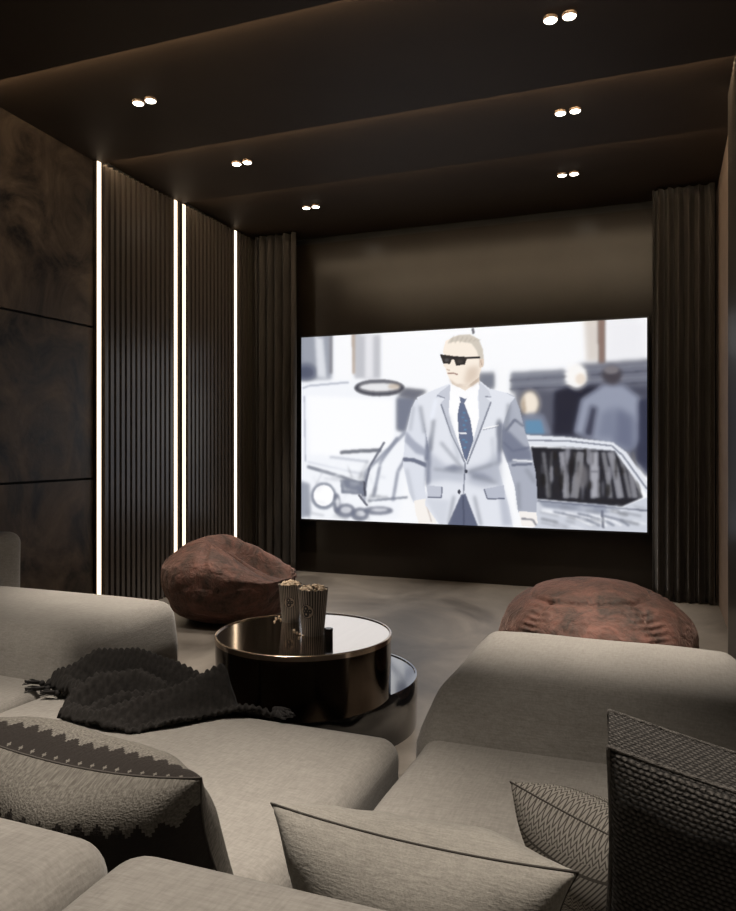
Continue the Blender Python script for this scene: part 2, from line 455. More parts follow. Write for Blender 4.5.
# far background, out of focus
pg(A1, [(0,80),(130,80),(130,265),(0,270)], (150,158,178), .75, 4)
el(A1, 25, 235, 40, 34, (70,78,105), .9, 4); pg(A1, [(60,90),(95,90),(110,260),(70,255)], (235,238,245), .8, 3)
pg(A1, [(120,80),(132,80),(132,240),(120,240)], (120,118,128), .6, 2)
pg(A1, [(215,80),(330,80),(330,262),(222,262)], (196,198,208), .8, 3); pg(A1, [(212,80),(224,80),(226,240),(214,240)], (205,180,160), .8, 2)
pg(A1, [(265,80),(300,80),(300,260),(265,260)], (240,240,246), .7, 3)
ln(A1, [(706,55),(710,76)], 3, (60,62,75), .9, 1)
pg(A2, [(465,15),(530,15),(530,190),(475,190)], (222,210,200), .8, 4); pg(A2, [(555,15),(720,15),(720,180),(555,185)], (232,232,238), .8, 5)
pg(A2, [(524,15),(551,15),(550,200),(528,200)], (128,96,84), .95, 2.2)
pg(A2, [(30,240),(110,235),(110,300),(40,310)], (105,112,132), .8, 4)
pg(A2, [(160,238),(390,225),(390,305),(160,315)], (112,118,138), .85, 4); pg(A2, [(440,205),(724,185),(724,330),(440,330)], (92,97,118), .9, 4)
for k in range(4): ln(A2, [(160,250+k*18),(724,205+k*24)], 2.2, (60,64,84) if k % 2 else (165,170,185), .7, 1.5)
pg(A2, [(100,215),(165,215),(165,330),(100,330)], (246,247,250), .9, 3)
pg(A2, [(190,300),(724,290),(724,620),(560,560),(200,500)], (52,56,78), .85, 5)
# bystanders seen from behind, soft
el(A2, 245, 362, 40, 54, (246,232,214), 1, 3); pg(A2, [(210,360),(222,330),(230,395),(215,400)], (190,165,140), .6, 2)
pg(A2, [(190,420),(250,400),(300,410),(330,488),(190,488)], (150,160,185), .9, 3); pg(A2, [(225,432),(290,430),(306,486),(228,486)], (112,164,205), 1, 2)
pg(A2, [(345,315),(400,292),(520,290),(560,330),(470,490),(340,490)], (26,30,52), 1, 3)
el(A2, 436, 250, 46, 54, (247,245,243), 1, 3); el(A2, 452, 262, 22, 24, (238,215,190), .6, 2)
pg(A2, [(545,285),(625,285),(690,335),(705,520),(640,560),(500,510),(425,480),(455,345)], (168,176,200), 1, 3)
pg(A2, [(495,370),(520,380),(500,500),(465,490)], (40,44,68), .9, 3); pg(A2, [(600,380),(665,420),(670,560),(590,520)], (92,100,130), .85, 5)
pg(A2, [(540,400),(590,380),(600,500),(520,500)], (125,134,162), .7, 5)
pg(A2, [(690,350),(724,340),(724,660),(680,600)], (42,48,76), .9, 3)
el(A2, 580, 245, 42, 38, (66,62,74), 1, 3); el(A2, 578, 225, 30, 16, (150,145,150), .7, 2)
# pale car on the left with mirror and lamp
pg(A1, [(0,275),(180,268),(330,275),(470,345),(470,480),(400,840),(0,840)], (240,243,250), .9, 4)
pg(A1, [(30,330),(380,345),(385,540),(160,575),(40,570)], (250,251,254), .9, 3)
ln(A1, [(10,300),(35,290),(200,275)], 3, (170,178,200), .7, 1.5); ln(A1, [(18,330),(22,600)], 2.5, (185,192,212), .8, 1.5)
pg(A1, [(395,338),(475,338),(450,410),(430,480),(395,470)], (112,120,145), .85, 3); pg(A1, [(430,300),(520,310),(470,345),(400,330)], (80,84,102), .85, 3)
el(A1, 325, 298, 102, 33, (58,60,74), .95, 1.6); el(A1, 325, 295, 84, 20, (232,232,236), 1, 2); el(A1, 385, 292, 25, 12, (222,200,178), .7, 2)
ln(A1, [(165,562),(250,556),(330,553)], 4, (60,66,86), .85, 2); ln(A1, [(120,580),(280,600)], 4, (190,196,212), .7, 2)
for q in ((430,480,270,640,262,760),(400,500,330,600,300,745),(470,520,400,640,380,760)):
    ln(A1, [(q[0],q[1]),(q[2],q[3]),(q[4],q[5])], 5, (150,158,182), .75, 2)
ln(A1, [(345,520),(285,620),(255,740)], 3, (78,84,108), .8, 1.2)
ln(A1, [(30,620),(150,655),(270,700)], 4, (90,98,122), .75, 2); ln(A1, [(30,600),(250,650)], 3, (205,210,225), .7, 2)
pg(A1, [(165,672),(258,680),(268,735),(170,728)], (128,136,160), .9, 1.6); ln(A1, [(262,680),(266,740)], 4, (56,60,78), .9, 1); ln(A1, [(240,735),(275,780)], 3, (70,74,94), .9, 1)
el(A1, 97, 740, 52, 55, (140,148,170), .85, 2); el(A1, 97, 738, 42, 44, (252,252,254), 1, 1.4)
pg(A1, [(5,680),(40,690),(45,820),(5,830)], (150,158,178), .7, 3)
for (x, y, rx, ry) in ((185,800,40,28),(245,815,36,26),(150,770,14,40),(320,800,60,16)):
    el(A1, x, y, rx, ry, (105,112,138), .75, 2.2); el(A1, x+4, y-3, rx*.6, ry*.55, (238,240,247), .8, 2)
ln(A1, [(280,760),(440,745)], 3, (130,138,160), .8, 1.6)
# car behind on the right
pg(A2, [(250,540),(590,556),(655,640),(705,745),(620,785),(270,752)], (26,28,40), 1, 1.2)
for (x, w, c, b) in ((300,7,120,20),(335,5,84,-10),(375,10,205,18),(395,5,150,6),(430,8,60,10),(455,14,170,-30),(505,16,225,8),(545,8,150,30),(575,12,200,40),(610,7,140,45),(640,9,180,35),(665,5,110,30)):
    ln(A2, [(x,560),(x+b*.5,640),(x+b,748)], w*.8, (c,c,int(c*1.05)), .8, 1.6)
rq = random.Random(9)
for k in range(26):
    x, y = rq.uniform(275, 640), rq.uniform(565, 735); c = rq.choice((16,16,30,90,140,190))
    if y < 745-.0*(x) and x < 600+(y-560)*.35: el(A2, x, y, rq.uniform(4,11), rq.uniform(14,45), (c,c,int(c*1.05)+3), .7, 1.8)
el(A2, 460, 660, 26, 50, (150,146,150), .6, 3); el(A2, 415, 620, 18, 40, (14,15,24), .8, 3)
pg(A2, [(205,488),(400,498),(585,520),(640,560),(724,680),(724,735),(622,600),(592,556),(400,538),(215,532)], (226,230,240), 1, 1)
ln(A2, [(215,512),(400,515),(580,535),(625,575),(724,712)], 2.2, (140,146,168), .8, .8)
pg(A2, [(262,752),(620,785),(724,745),(724,900),(255,875)], (212,217,230), 1, 1.2)
pg(A2, [(280,762),(520,775),(620,790),(540,812),(300,785)], (160,168,190), .8, 2)
for k in range(6): ln(A2, [(290+50*k,800+4*k),(420+40*k,825+3*k),(500+30*k,862)], 2.5, (120,128,152) if k % 2 else (245,246,250), .7, 1.4)
ln(A2, [(540,800),(545,870)], 3, (90,96,118), .7, 1); ln(A2, [(275,760),(724,800)], 2, (110,116,140), .8, 1)
# man walking in a pale grey suit
def man(P, col, a=1., s=.6): pg(A3, P, col, a, s)
man([(70,330),(112,345),(130,455),(126,560),(118,640),(108,710),(120,775),(62,792),(40,742),(13,620),(22,500),(38,430),(50,370)], (222,227,240))
man([(105,350),(130,400),(128,600),(112,600),(118,500)], (120,128,155), .85, 2)
man([(24,470),(70,520),(125,560),(122,585),(70,570),(22,520)], (176,183,205), .8, 2); man([(15,590),(60,592),(118,615),(116,632),(60,608),(13,604)], (92,100,128), .85, 1.2)
man([(62,780),(120,770),(145,822),(163,880),(85,884),(70,840)], (246,240,234)); ln(A3, [(118,800),(140,875)], 2, (200,185,180), .6, 1)
man([(470,300),(510,318),(532,372),(552,460),(582,560),(602,650),(610,740),(606,832),(525,832),(510,720),(480,620),(452,540),(455,450),(468,400)], (188,194,212))
man([(455,450),(490,480),(540,530),(580,560),(586,600),(520,600),(480,610),(452,540)], (128,136,162), .85, 2.2)
ln(A3, [(470,470),(510,420),(548,450)], 3, (92,100,126), .75, 1.2); ln(A3, [(500,600),(590,606)], 3, (245,246,250), .8, 1); ln(A3, [(495,622),(585,618)], 3, (86,94,120), .8, 1)
ln(A3, [(460,520),(500,560),(575,545)], 3, (90,98,126), .7, 1.4)
man([(528,828),(606,832),(612,880),(596,900),(540,892)], (244,238,234)); ln(A3, [(540,860),(590,865),(605,890)], 2.5, (120,122,140), .7, 1)
man([(215,262),(150,288),(75,322),(108,440),(130,560),(120,700),(112,800),(178,890),(502,897),(482,800),(440,640),(446,540),(458,440),(492,345),(512,322),(468,300),(400,283),(350,243)], (226,230,241))
man([(128,560),(200,620),(290,640),(285,700),(200,690),(118,700)], (190,197,216), .6, 4)
man([(300,640),(380,620),(445,560),(452,700),(380,720),(300,700)], (178,185,206), .65, 5)
man([(116,560),(140,470),(132,700),(116,720)], (140,148,174), .8, 2.5); man([(430,430),(458,440),(446,620),(436,600)], (130,138,166), .8, 2.5)
man([(420,640),(452,700),(482,800),(500,890),(455,890),(440,760)], (196,202,220), .8, 3); man([(112,770),(220,780),(200,890),(178,890)], (214,219,232), .8, 3)
man([(240,620),(292,640),(240,650),(190,640)], (120,128,155), .6, 2.5); man([(300,650),(370,660),(420,690),(330,680)], (140,148,174), .5, 3)
man([(222,262),(348,248),(345,330),(352,420),(302,605),(286,605),(235,490),(212,340)], (251,251,253))
man([(225,262),(175,300),(160,320),(200,325),(180,350),(282,605),(292,612),(215,400)], (208,213,228)); ln(A3, [(182,352),(230,490),(288,610)], 1.8, (120,127,150), .85, .7)
man([(350,250),(395,292),(405,318),(378,318),(405,345),(330,545),(300,612),(352,410)], (214,219,232)); ln(A3, [(405,340),(345,500),(298,618)], 1.8, (120,127,150), .85, .7)
ln(A3, [(165,312),(200,325)], 1.4, (140,146,168), .8, .6); ln(A3, [(378,318),(405,320)], 1.4, (140,146,168), .8, .6)
man([(266,345),(284,345),(312,420),(326,510),(296,605),(286,592),(262,500),(256,400)], (98,112,146))
man([(262,300),(276,290),(298,294),(302,314),(286,347),(270,347)], (112,124,156)); ln(A3, [(262,480),(298,482)], 2.6, (240,240,245), .95, .5)
for (x, y) in ((285,390),(280,410),(292,425),(284,445),(290,465),(282,510),(294,520),(288,545)): el(A3, x, y, 7, 4, (105,165,210), .9, .7)
man([(272,755),(290,750),(346,895),(212,890)], (92,100,128), 1, .8); ln(A3, [(280,760),(285,890)], 2, (60,66,92), .7, 1)
el(A3, 293, 650, 7, 8, (50,54,70), 1, .5); el(A3, 263, 741, 6, 10, (60,64,80), 1, .5); ln(A3, [(290,612),(282,750)], 1.6, (120,127,150), .8, .7)
man([(118,712),(186,718),(182,764),(124,764)], (205,210,226)); ln(A3, [(122,766),(184,766),(187,720)], 1.8, (108,115,142), .85, .6)
man([(374,728),(462,712),(466,770),(388,772)], (198,204,222)); ln(A3, [(374,730),(388,773),(466,771)], 1.8, (98,105,132), .9, .6)
ln(A3, [(368,462),(440,446)], 2.6, (250,250,252), .9, .6); ln(A3, [(368,466),(440,450)], 1.2, (150,156,178), .6, .6)
man([(228,232),(352,205),(352,262),(290,300),(232,272)], (243,226,208)); man([(232,262),(290,292),(350,250),(352,285),(290,330),(226,300)], (250,250,252))
man([(300,260),(345,225),(352,250),(320,275)], (205,180,160), .6, 2)
man([(190,118),(202,70),(255,48),(330,55),(366,110),(364,185),(350,232),(300,272),(255,272),(222,245),(208,215),(204,195),(192,180),(200,150)], (250,236,220))
man([(300,190),(350,180),(348,235),(300,268),(285,250)], (226,200,178), .6, 4); man([(215,238),(250,262),(300,266),(255,274),(225,255)], (215,190,170), .6, 1.6)
man([(210,84),(226,58),(262,44),(312,42),(350,62),(370,112),(372,180),(354,186),(352,150),(340,112),(318,82),(262,72),(228,76)], (222,212,198), .95, 1.0)
for k in range(7): ln(A3, [(225+20*k,82-2*k),(240+20*k,46+3*k)], 1.4, (196,182,166), .5, 1)
man([(352,150),(372,150),(370,186),(354,190)], (238,214,194)); ln(A3, [(358,158),(364,178)], 1.2, (190,160,140), .7, .6)
man([(178,130),(236,138),(296,142),(354,140),(354,148),(296,152),(288,176),(250,180),(240,152),(230,152),(222,172),(192,172)], (36,34,38), 1, .5)
el(A3, 208, 156, 12, 9, (92,92,96), .7, 1); el(A3, 266, 162, 14, 9, (74,70,68), .7, 1)
ln(A3, [(212,216),(235,213),(256,220)], 1.8, (176,130,118), .85, .6); ln(A3, [(205,196),(222,202)], 1.4, (205,172,152), .7, .6)
rp = random.Random(5)
for k in range(70):      # glints and folds over the bodywork
    x, y = rp.uniform(10, 440), rp.uniform(600, 830); L = rp.uniform(20, 90); a = rp.choice((.1,.2,-.1,1.2,-1.1)); c = rp.choice((120,150,180,250,252,200))
    if x+L*math.cos(a) < 425: ln(A1, [(x,y),(x+L*math.cos(a),y+L*math.sin(a))], rp.uniform(1.5,4), (c-4,c,min(255,c+14)), .42, rp.uniform(2,3.4))
for k in range(40):
    x, y = rp.uniform(285, 690), rp.uniform(780, 870); L = rp.uniform(20, 80); c = rp.choice((140,170,240,252,252,120))
    ln(A2, [(x,y),(min(720,x+L),y+L*.22)], rp.uniform(1.5,3.5), (c-3,c,min(255,c+10)), .45, rp.uniform(1.4,2.6))
for (x0,y0,x1,y1,w_,c,al) in ((150,420,135,560,5,150,.6),(215,400,262,600,6,205,.6),(180,520,280,640,4,160,.6),(150,640,285,655,4,165,.55),(300,655,440,610,4,150,.55),
        (320,670,430,700,5,160,.5),(440,420,448,560,5,130,.6),(485,350,470,470,5,150,.6),(500,330,545,470,5,205,.5),(560,640,600,700,4,150,.5),(525,700,530,820,4,150,.6),
        (60,360,45,470,5,195,.6),(90,360,110,480,5,165,.6),(30,640,60,780,5,200,.6),(240,760,215,885,3,150,.7),(330,760,360,890,3,150,.7),(410,500,425,700,6,205,.5),(160,330,140,420,5,240,.7)):
    ln(A3, [(x0,y0),(x1,y1)], w_, (c-6,c,min(255,c+14)), al, 2.6)
canvas = np.clip(canvas, 0, 1)
lum = canvas.mean(2, keepdims=True); canvas = lum + (canvas-lum)*.8
mid = (lum > .45) & (lum < .93)
canvas = np.clip(np.where(mid, canvas - .10*np.sin((lum-.45)/.48*np.pi), canvas), 0, 1)
lin = np.where(canvas <= .04045, canvas/12.92, ((canvas+.055)/1.055)**2.4)

t = thing('projection_screen', 'large bright wall screen showing a man in a grey suit beside cars', 'screen', (SX0, YS, SZ0))
bm = bmesh.new(); box(bm, -.012, SX1-SX0+.012, .003, .07, -.014, SZ1-SZ0+.012)
bmesh.ops.bevel(bm, geom=bm.edges[:], offset=.003, segments=2); obj('bezel', bm, M['bezel'], t)
xs = np.linspace(0, SX1-SX0, CW+1); zs = np.linspace(SZ1-SZ0, 0, CH+1)
VX, VZ = np.meshgrid(xs, zs)
co = np.stack([VX.ravel(), np.zeros(VX.size), VZ.ravel()], 1)
idx = (np.arange(CH)[:, None]*(CW+1) + np.arange(CW)[None, :]).ravel()
quads = np.stack([idx+CW+1, idx+CW+2, idx+1, idx], 1)
me = bpy.data.meshes.new('picture'); me.from_pydata(co.tolist(), [], quads.tolist())
ca = me.color_attributes.new('picture', 'FLOAT_COLOR', 'CORNER')
cc = np.ones((CH*CW, 4, 4), np.float32); cc[:, :, :3] = lin.reshape(-1, 1, 3)
ca.data.foreach_set('color', cc.ravel())
m, nt, b = new_mat('lit screen picture'); g = G(nt)
at = g.n('ShaderNodeAttribute', attribute_name='picture')
g.put(b.inputs['Base Color'], (.02,.02,.02)); g.put(b.inputs['Emission Color'], at.outputs['Color']); b.inputs['Emission Strength'].default_value = 1.02
b.inputs['Roughness'].default_value = .5
me.materials.append(m); po = bpy.data.objects.new('picture', me); COL.objects.link(po); po.parent = t

# ------------------------------------------------------------------ curtains
def curtain(x0, x1, yc, folds, label, seed):
    rnd = random.Random(seed)
    n = folds*14; H = CE-.015
    bm = bmesh.new(); rows_ = []
    ph = [rnd.uniform(-.5, .5) for _ in range(folds+2)]; am = [rnd.uniform(.7, 1.15) for _ in range(folds+2)]
    for j in range(29):
        z = .008 + (H-.008)*j/28; row = []
        for i in range(n+1):
            s = i/n*folds; k = int(s)
            a = am[k]*(1-(s-k)) + am[k+1]*(s-k); p = ph[k]*(1-(s-k)) + ph[k+1]*(s-k)
            w = math.sin(2*PI*s + p + .25*math.sin(z*1.7+k))
            y = yc + .040*a*math.copysign(abs(w)**.8, w) * (.8+.2*(1-z/H))
            x = x0 + (x1-x0)*(i/n) + .010*math.sin(4*PI*s+1)
            row.append(bm.verts.new((x, y, z)))
        rows_.append(row)
    for a, b in zip(rows_, rows_[1:]):
        for i in range(n): bm.faces.new((a[i], a[i+1], b[i+1], b[i]))
    o = obj('curtain', bm, M['curtain'], None, True)
    s = o.modifiers.new('t', 'SOLIDIFY'); s.thickness = .006; s.offset = 0
    tag(o, label, 'curtain', 'floor-length curtains beside the screen')
curtain(-3.15, -2.775, 5.50, 5, 'dark brown floor-length curtain left of the screen, beside the slats', 3)
curtain(-.055, .325, 5.47, 6, 'dark brown floor-length curtain right of the screen', 5)

# ------------------------------------------------------------------ sofa
ZS = .42; YS1 = 1.57
sofa = thing('sectional_sofa', 'large beige grey modular sofa with low backrests and end blocks, filling the foreground', 'sofa')
def sp(name, *a, lab=None, **k):
    o = obj(name, soft_box(*a, **k), M['sofa'], sofa, True)
    if lab: o['label'] = lab
    return o
R = .045
sp('seat_cushion', -.485, .285, .60, 1.615, .21, ZS, .04, puff=(.0,.0,.012), seed=1, lab='right seat running under the wide end block')
sp('seat_cushion', -1.495, -.528, .60, YS1, .21, ZS, .045, puff=(.004,.006,.014), seed=2, lab='middle seat with the dark throw on its front')
sp('seat_cushion', -2.46, -1.505, .60, 1.615, .21, ZS, .04, puff=(.0,.0,.012), seed=3, lab='left seat running under the left end block')
bm = bmesh.new()
for x0, x1, y1 in ((-.475,.275,2.06), (-1.485,-.505,1.54), (-2.45,-1.515,2.06)):
    box(bm, x0, x1, .31, y1, .03, .208)
bmesh.ops.bevel(bm, geom=bm.edges[:], offset=.012, segments=2)
obj('base', bm, M['sofa'], sofa)
sp('end_block', -.512, .235, 1.625, 2.13, .06, .540, .055, lean=.5, taper=.40, puff=(.0,.004,.006), seed=6, lab='wide upholstered block at the end of the right seat')
sp('end_block', -2.44, -1.49, 1.625, 2.13, .06, .540, .055, lean=.5, taper=.2, puff=(.0,.004,.006), seed=7, lab='wide upholstered block at the end of the left seat')
sp('backrest', -.490, .285, .27, .615, .21, .672, .042, puff=(.0,.0,.004), seed=8, lab='right backrest, nearest the viewer')
sp('backrest', -1.495, -.500, .27, .615, .21, .672, .042, puff=(.0,.0,.004), seed=9, lab='middle backrest behind the kilim cushion')
sp('backrest', -2.46, -1.505, .27, .615, .21, .672, .042, puff=(.0,.0,.004), seed=10, lab='left backrest')
sp('side_backrest', -2.78, -2.45, .27, 2.38, .03, .705, .05, puff=(.0,.0,.004), seed=11, lab='tall side backrest at the far left')

# ------------------------------------------------------------------ cushions
def frame(center, xdir, updir):
    X = Vector(xdir).normalized(); U = Vector(updir); U = (U - X*U.dot(X)).normalized(); N = X.cross(U)   # N: towards the viewer side when X is right, U up -> N = X x U
    m = Matrix((X, U, N)).transposed().to_4x4(); m.translation = Vector(center); return m
def pillow_bm(w, h, T, conc=.05, cy=None, seed=0, N=44, wr=.003, box_t=0.0, ex=.5, pw=2.0, sk=0.0):
    cy = conc if cy is None else cy
    bm = bmesh.new(); uvl = bm.loops.layers.uv.new('UVMap'); info = {}
    def pos(i, j, side):
        u = -1+2*i/N; v = -1+2*j/N
        u = math.sin(u*PI/2)*.5+u*.5; v = math.sin(v*PI/2)*.5+v*.5
        x = w/2*u*(1-conc*(1-v*v)*abs(u)**3); y = h/2*v*(1-cy*(1-u*u)*abs(v)**3)
        x += sk*(y-h/2)
        th = T/2*(max(0, 1-abs(u)**pw)*max(0, 1-abs(v)**pw))**ex
        p = Vector((x, y, side*(th+box_t/2)))
        nz = noise.noise(Vector((x*9+seed, y*9, side*3)))*wr*2 + noise.noise(Vector((x*25+seed, y*14, side*5)))*wr*.7
        p.z += side*nz*min(1, th/(T*.2+1e-6))
        return p, u, v, x, y
    grids = {}
    for side in (1, -1):
        gr = []
        for j in range(N+1):
            row = []
            for i in range(N+1):
                edge = i in (0, N) or j in (0, N)
                if side == -1 and edge and box_t == 0: row.append(grids[1][j][i]); continue
                p, u, v, x, y = pos(i, j, side); vv = bm.verts.new(p); row.append(vv)
                info[vv] = (x, h/2*v)
            gr.append(row)
        grids[side] = gr
    def face(vs, side):
        f = bm.faces.new(vs)
        for l in f.loops:
            x, y = info[l.vert]; l[uvl].uv = (x, side*(h/2-y))
        return f
    for side in (1, -1):
        gr = grids[side]
        for j in range(N):
            for i in range(N):
                q = [gr[j][i], gr[j][i+1], gr[j+1][i+1], gr[j+1][i]]
                face(q if side == 1 else q[::-1], side)
    border = [(i,0) for i in range(N)] + [(N,j) for j in range(N)] + [(i,N) for i in range(N,0,-1)] + [(0,j) for j in range(N,0,-1)]
    if box_t:
        K = 6
        for a, b in zip(border, border[1:]+border[:1]):
            pa, pb = grids[1][a[1]][a[0]], grids[1][b[1]][b[0]]; qa, qb = grids[-1][a[1]][a[0]], grids[-1][b[1]][b[0]]
            f = bm.faces.new((pb, pa, qa, qb))
            horiz = a[1] == b[1]
            for l in f.loops:
                x, y = info[l.vert]; s = 1 if l.vert in (pa, pb) else -1
                l[uvl].uv = (x if horiz else s*box_t/2, s*box_t/2+7 if horiz else y)
    rim = {s: [grids[s][j][i].co.copy() for i, j in border] for s in (1, -1)}
    return bm, rim
def pillow(name, label, mat, pmat, center, xdir, up, w, h, T, pr=.003, **k):
    t = thing(name, label, 'cushion'); t.matrix_world = frame(center, xdir, up)
    bm, rim = pillow_bm(w, h, T, **k)
    obj('cover', bm, mat, t, True)
    bm = bmesh.new(); tube(bm, rim[1], pr, 8, True)
    if k.get('box_t'): tube(bm, rim[-1], pr, 8, True)
    obj('piping', bm, pmat, t, True)
    return t
def from_corners(TL, TR, BL):
    TL, TR, BL = Vector(TL), Vector(TR), Vector(BL)
    X = TR-TL; U = TL-BL; h = (U - X.normalized()*U.dot(X.normalized())).length
    Un = (U - X.normalized()*U.dot(X.normalized())).normalized()
    c = (TL+TR)/2 - Un*h/2
    return c, X, U, X.length, h
# kilim cushion, top edge from off-frame left to (203,778)
c, X, U, w, h = from_corners((-.97,.73,.700), (-.462,.690,.700), (-.98,.86,.440))
pillow('throw_cushion', 'big kilim cushion with jagged dark and pale bands at the lower left', M['kilim'], M['piping_dark'], c, X, U, w, h, .19, sk=.06, conc=.10, cy=.26, seed=4, wr=.005, pr=.0013)
c, X, U, w, h = from_corners((-.410,.750,.655), (-.072,.735,.655), (-.42,.828,.437))
pillow('throw_cushion', 'plain pale linen cushion in the bottom centre', M['linen'], M['piping_dark'], c, X, U, w, h, .17, sk=.0, conc=.17, cy=.10, seed=9, wr=.005, pr=.0013)
c, X, U, w, h = from_corners((-.192,1.03,.598), (-.005,.945,.575), (-.175,1.115,.450))
pillow('throw_cushion', 'small zigzag patterned cushion between the linen cushion and the coarse dark one', M['zigzag'], M['piping_dark'], c, X, U, w, h, .15, conc=.06, seed=12, sk=-.30, wr=.002, pr=.0012)
c, X, U, w, h = from_corners((-.050,.812,.768), (.258,.838,.700), (-.050,.856,.472))
pillow('throw_cushion', 'tall coarsely woven black and grey cushion at the lower right', M['basket'], M['basket'], c, X, U, w, h, .06, conc=.035, seed=20, sk=-.20, wr=.003, box_t=.075, pr=.0022, pw=3)

# ------------------------------------------------------------------ throw blanket
def throw():
    t = thing('knitted_throw', 'dark chunky knitted throw crumpled on the front of the middle seat', 'blanket', (-1.2, 1.45, ZS))
    O = Vector((-1.2, 1.45, ZS))
    base = ZS+.016
    ridges = [  # (points as (u, v, height)), half width -- pixels are only read to find where on the seat each fold lies
        ([(-1.42,1.50,.050), (-1.34,1.535,.100), (-1.22,1.54,.118), (-1.10,1.54,.095), (-1.02,1.54,.07)], .034),
        ([(-1.30,1.36,.035), (-1.24,1.42,.080), (-1.15,1.455,.090), (-1.08,1.455,.072)], .026),
        ([(-1.16,1.33,.030), (-1.07,1.40,.062), (-1.00,1.47,.085), (-.970,1.54,.105)], .026),
        ([(-1.04,1.35,.020), (-.98,1.42,.034), (-.92,1.50,.030), (-.86,1.55,.02)], .018),
        ([(-1.45,1.505,.04), (-1.38,1.47,.055), (-1.31,1.44,.05)], .022),
        ([(-1.20,1.36,.03), (-1.14,1.39,.060), (-1.06,1.44,.055)], .016),
        ([(-1.27,1.34,.035), (-1.20,1.34,.030), (-1.10,1.32,.02)], .025)]
    outline = [(-1.50,1.50),(-1.47,1.535),(-1.35,1.59),(-1.15,1.60),(-1.0,1.60),(-.94,1.62),(-.90,1.575),(-.82,1.575),(-.845,1.55),(-.94,1.49),(-1.00,1.40),(-1.06,1.325),
               (-1.12,1.315),(-1.20,1.325),(-1.285,1.325),(-1.305,1.37),(-1.31,1.42),(-1.36,1.455),(-1.43,1.475)]
    def segd(p, a, b):
        ax, ay = a[0], a[1]; bx, by = b[0], b[1]
        L = (bx-ax)**2+(by-ay)**2; s = max(0, min(1, ((p[0]-ax)*(bx-ax)+(p[1]-ay)*(by-ay))/L))
        return math.hypot(p[0]-ax-s*(bx-ax), p[1]-ay-s*(by-ay)), s
    def inside(x, y):
        c = False; n = len(outline)
        for i in range(n):
            x1, y1 = outline[i]; x2, y2 = outline[(i+1) % n]
            if (y1 > y) != (y2 > y) and x < (x2-x1)*(y-y1)/(y2-y1)+x1: c = not c
        return c
    def edge_d(x, y): return min(segd((x, y), outline[i], outline[(i+1) % len(outline)])[0] for i in range(len(outline)))
    st = .0032; bm = bmesh.new(); grid = {}
    X0, X1, Y0, Y1 = -1.51, -.80, 1.30, 1.63
    nx, ny = int((X1-X0)/st), int((Y1-Y0)/st)
    for i in range(nx):
        for j in range(ny):
            x, y = X0+i*st, Y0+j*st
            wx = x + .010*noise.noise(Vector((x*9, y*9, 1))); wy = y + .010*noise.noise(Vector((x*9, y*9, 7)))
            if not inside(wx, wy): continue
            e = edge_d(wx, wy); hgt = 0
            acc = 0
            for pts, hw in ridges:
                best = 0
                for a, b in zip(pts, pts[1:]):
                    d, s = segd((wx, wy), a, b); H = a[2]*(1-s)+b[2]*s
                    best = max(best, H*math.exp(-(d/hw)**2*.9))
                acc += best**6
            hgt = acc**(1/6)
            hgt *= min(1, (e/.022))**.6
            # the knit: puffy stitches turned with the cloth
            a = .45; p_ = x*math.cos(a)+y*math.sin(a); q = -x*math.sin(a)+y*math.cos(a)
            k = 2*PI/.0155
            kn = .0048*abs(math.sin(p_*k/2))*abs(math.sin(q*k/2 + (int(p_/.0155) % 2)*PI/2))
            z = base + hgt + kn*1.75 + .004*noise.noise(Vector((x*14, y*14, 3)))
            zz = z
            if y > YS1-.05:   # over the rounded front edge of the seat
                dd = y-(YS1-.05); zz -= .9*max(0, dd-.01)**1.25*1.6
            grid[(i, j)] = bm.verts.new(Vector((x, y, zz))-O)
    for (i, j) in list(grid):
        q = [(i,j),(i+1,j),(i+1,j+1),(i,j+1)]
        if all(k in grid for k in q): bm.faces.new([grid[k] for k in q])
    bmesh.ops.delete(bm, geom=[v for v in bm.verts if not v.link_faces], context='VERTS')
    # thickness: hem skirt downwards
    o = obj('knit_cloth', bm, M['knit'], t, True)
    s = o.modifiers.new('t', 'SOLIDIFY'); s.thickness = .010; s.offset = -1
    rnd = random.Random(2)
    def tassel(p, d, L, side):
        bmt = bmesh.new(); d = Vector(d).normalized(); n = Vector((-d.y, d.x, 0))
        P = Vector(p)-O
        bmesh.ops.create_icosphere(bmt, subdivisions=2, radius=.008, matrix=Matrix.Translation(P+d*.008))
        for k in range(9):
            a = (k-4)/4*.30
            dd = (d + n*a).normalized()
            pts = [P + d*.012 + dd*L*s_ + n*.004*math.sin(s_*5+k) + Vector((0,0,.004*math.sin(s_*3+k)+.001)) for s_ in (0,.25,.5,.75,1)]
            tube(bmt, pts, [.0028,.0026,.0024,.002,.0012], 6)
        ob = obj('tassel', bmt, M['tassel'], t, True)
    zt = ZS+.019
    tassel((-1.485,1.505,zt+.004), (-1,-.18,0), .045, 0); tassel((-1.45,1.49,zt), (-.8,-.5,0), .05, 0); tassel((-1.40,1.472,zt), (-.75,-.3,0), .04, 0)
    tassel((-.850,1.560,zt), (1,.0,0), .035, 1); tassel((-.845,1.552,zt-.004), (.9,-.35,0), .04, 1); tassel((-.83,1.555,zt-.004), (1,-.1,0), .03, 1)
throw()

